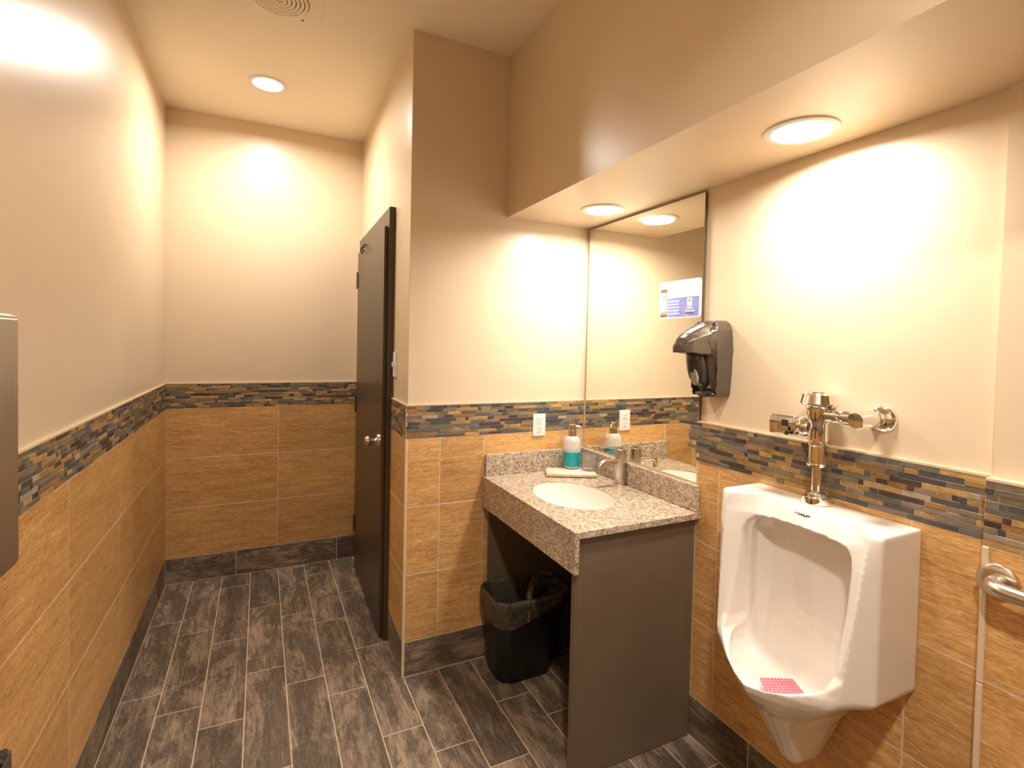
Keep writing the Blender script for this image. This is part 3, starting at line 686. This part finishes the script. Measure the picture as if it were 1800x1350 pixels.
# ------------------------------------------------------------------ grab bar
t = thing('grab_bar', 'satin steel grab bar on the tiled pier at the right edge', 'grab bar', (XP, .55, 1.012))
gy0, gz = .549, 1.012
for y in (gy0, -.35):
    MB().lathe([(.0395, .0005), (.0395, .004), (.036, .0075), (.018, .0085)], ax((XP, y, gz), (-1, 0, 0)), 40).build('flange', M['satin'], t, True, 50)
pth = []
for k in range(0, 10):
    a = math.radians(10*k); pth.append((XP-.022-.036*math.sin(a), gy0-.036*(1-math.cos(a)), gz))
pth = [(XP-.002, gy0, gz)] + pth
q = [(x, -.35+(gy0-y), z) for x, y, z in pth]
MB().tube(pth + q[::-1], .0165, 24).build('bar', M['satin'], t, True)

# ------------------------------------------------------------------ towel dispenser and slim bin at the left edge
dxf = XL+.115
t = thing('towel_dispenser', 'brushed steel paper towel dispenser cut off by the left edge', 'dispenser', (XL, 1.08, 1.10))
prof = [(XL-T+.0005, 1.10), (dxf-.035, 1.062), (dxf, 1.098), (dxf, 1.545), (dxf-.006, 1.552), (XL-T+.0005, 1.552)]
mb = MB(); mb.prism([(x, z) for x, z in prof], lambda x, z, y: (x, y, z), .96, 1.246)
bmesh.ops.bevel(mb.bm, geom=list(mb.bm.edges), offset=.0035, segments=2, affect='EDGES')
mb.build('housing', M['steel'], t, True, 25)
MB().box((dxf-.001, 1.0, 1.50), (dxf+.002, 1.02, 1.52), .001, 1).build('lock', M['chrome'], t)
MB().box((XL+.02, 1.0, 1.055), (XL+.075, 1.2, 1.068)).build('towel_slot', M['slot'], t)
bx1, by1, bz1 = XL+.150, 1.118, .832
t = thing('slim_waste_bin', 'slim bin with crinkled black liner in the lower left corner', 'bin', (XL+.075, .95, 0))
mb = MB(); mb.loft([[(x, y, z) for x, y in rrect(XL+.012+i, bx1-.006-i, .80+i, by1-.006-i, .02)] for z, i in ((.002, .016), (.81, 0))]); mb.build('bin_body', M['binblack'], t, True, 50)
rr = random.Random(5)
base_ = rrect(XL+.006, bx1, .794, by1, .022, 6)
def jit(z, g, amp): return [(x + (g if x > XL+.07 else -g*.2) + rr.uniform(-amp, amp), y + rr.uniform(-amp, amp), z + rr.uniform(-amp, amp)*2) for x, y in base_]
mb = MB(); mb.loft([jit(.69, .001, .001), jit(.75, .001, .002), jit(.805, 0, .002), jit(bz1-.004, 0, .0015), [(x*.97+(XL+.07)*.03, y*.98+.95*.02, z-.004) for x, y, z in jit(bz1, 0, .001)], [(x*.9+(XL+.07)*.1, y*.95+.95*.05, z) for x, y, z in jit(.74, 0, .002)]], caps=False)
mb.build('liner', M['liner'], t, True, 80)

# ------------------------------------------------------------------ waste basket under the counter
t = thing('waste_basket', 'black rectangular waste basket with liner under the vanity counter', 'bin', (1.11, 2.13, 0))
def brect(z):
    k = z/.38; return (.970-.038*k, 1.240+.070*k, 2.030-.040*k, 2.238+.007*k)
mb = MB(); R_ = []
for z in (.002, .008, .19, .374):
    x0, x1, y0, y1 = brect(z); i = .006 if z < .005 else 0; R_.append([(x, y, z) for x, y in rrect(x0+i, x1-i, y0+i, y1-i, .068, 8)])
for z in (.374, .05, .012):
    x0, x1, y0, y1 = brect(z); R_.append([(x, y, z) for x, y in rrect(x0+.004, x1-.004, y0+.004, y1-.004, .064, 8)])
mb.loft(R_); mb.build('bin_body', M['binblack'], t, True, 50)
rr = random.Random(9); mb = MB(); R_ = []
NP = 14
def lring2(z, out, amp, drop=0):
    x0, x1, y0, y1 = brect(max(0, min(z, .374))); pts = rrect(x0-out, x1+out, y0-out, y1+out, .069+out, NP); res = []
    for x, y in pts:
        side = max(0, min(1, (x-1.05)/.2))            # gathered up towards the right hand side
        zz = z + drop*side + rr.uniform(-amp, amp)
        res.append((x + rr.uniform(-amp, amp), min(y + rr.uniform(-amp, amp), 2.249), zz))
    return res
R_ = [lring2(.265, .003, .0015, .075), lring2(.29, .006, .003, .06), lring2(.315, .007, .003, .045), lring2(.34, .007, .003, .03), lring2(.365, .006, .003, .014), lring2(.386, .003, .002, .004), lring2(.389, -.004, .002), lring2(.375, -.010, .003), lring2(.30, -.016, .006), lring2(.20, -.02, .008), lring2(.09, -.02, .008), lring2(.03, -.03, .004)]
mb.loft(R_, caps=False); mb.bm.faces.new([mb.bm.verts.new(v) for v in R_[-1]])
ln = mb.build('liner', M['liner'], t, True, 80)
# gathered, crumpled bunch of liner on the right of the rim and the knotted tail
mb = MB(); R_ = []
for i in range(14):
    u = i/13; cx_, cy_ = 1.075 + .19*u, 1.998 + .10*math.sin(u*2.2)
    rad = .022 + .034*math.sin(math.pi*min(1, u*1.1+.05))
    R_.append([(cx_ + rr.uniform(-.006, .006), cy_ + rad*.75*math.cos(a) + rr.uniform(-.006, .006), .382 + .02*u + rad*math.sin(a) + rr.uniform(-.007, .007)) for a in [2*math.pi*k/14 for k in range(14)]])
mb.loft(R_); mb.build('bunched_liner', M['liner'], t, True, 70)
kx, ky = 1.075, 1.986
MB().tube([(kx, ky, .345), (kx-.001, ky-.006, .338), (kx-.002, ky-.008, .318), (kx-.002, ky-.006, .300), (kx-.002, ky-.006, .294)], [.003, .006, .008, .010, .003], 12).build('knot_tail', M['liner'], t, True)
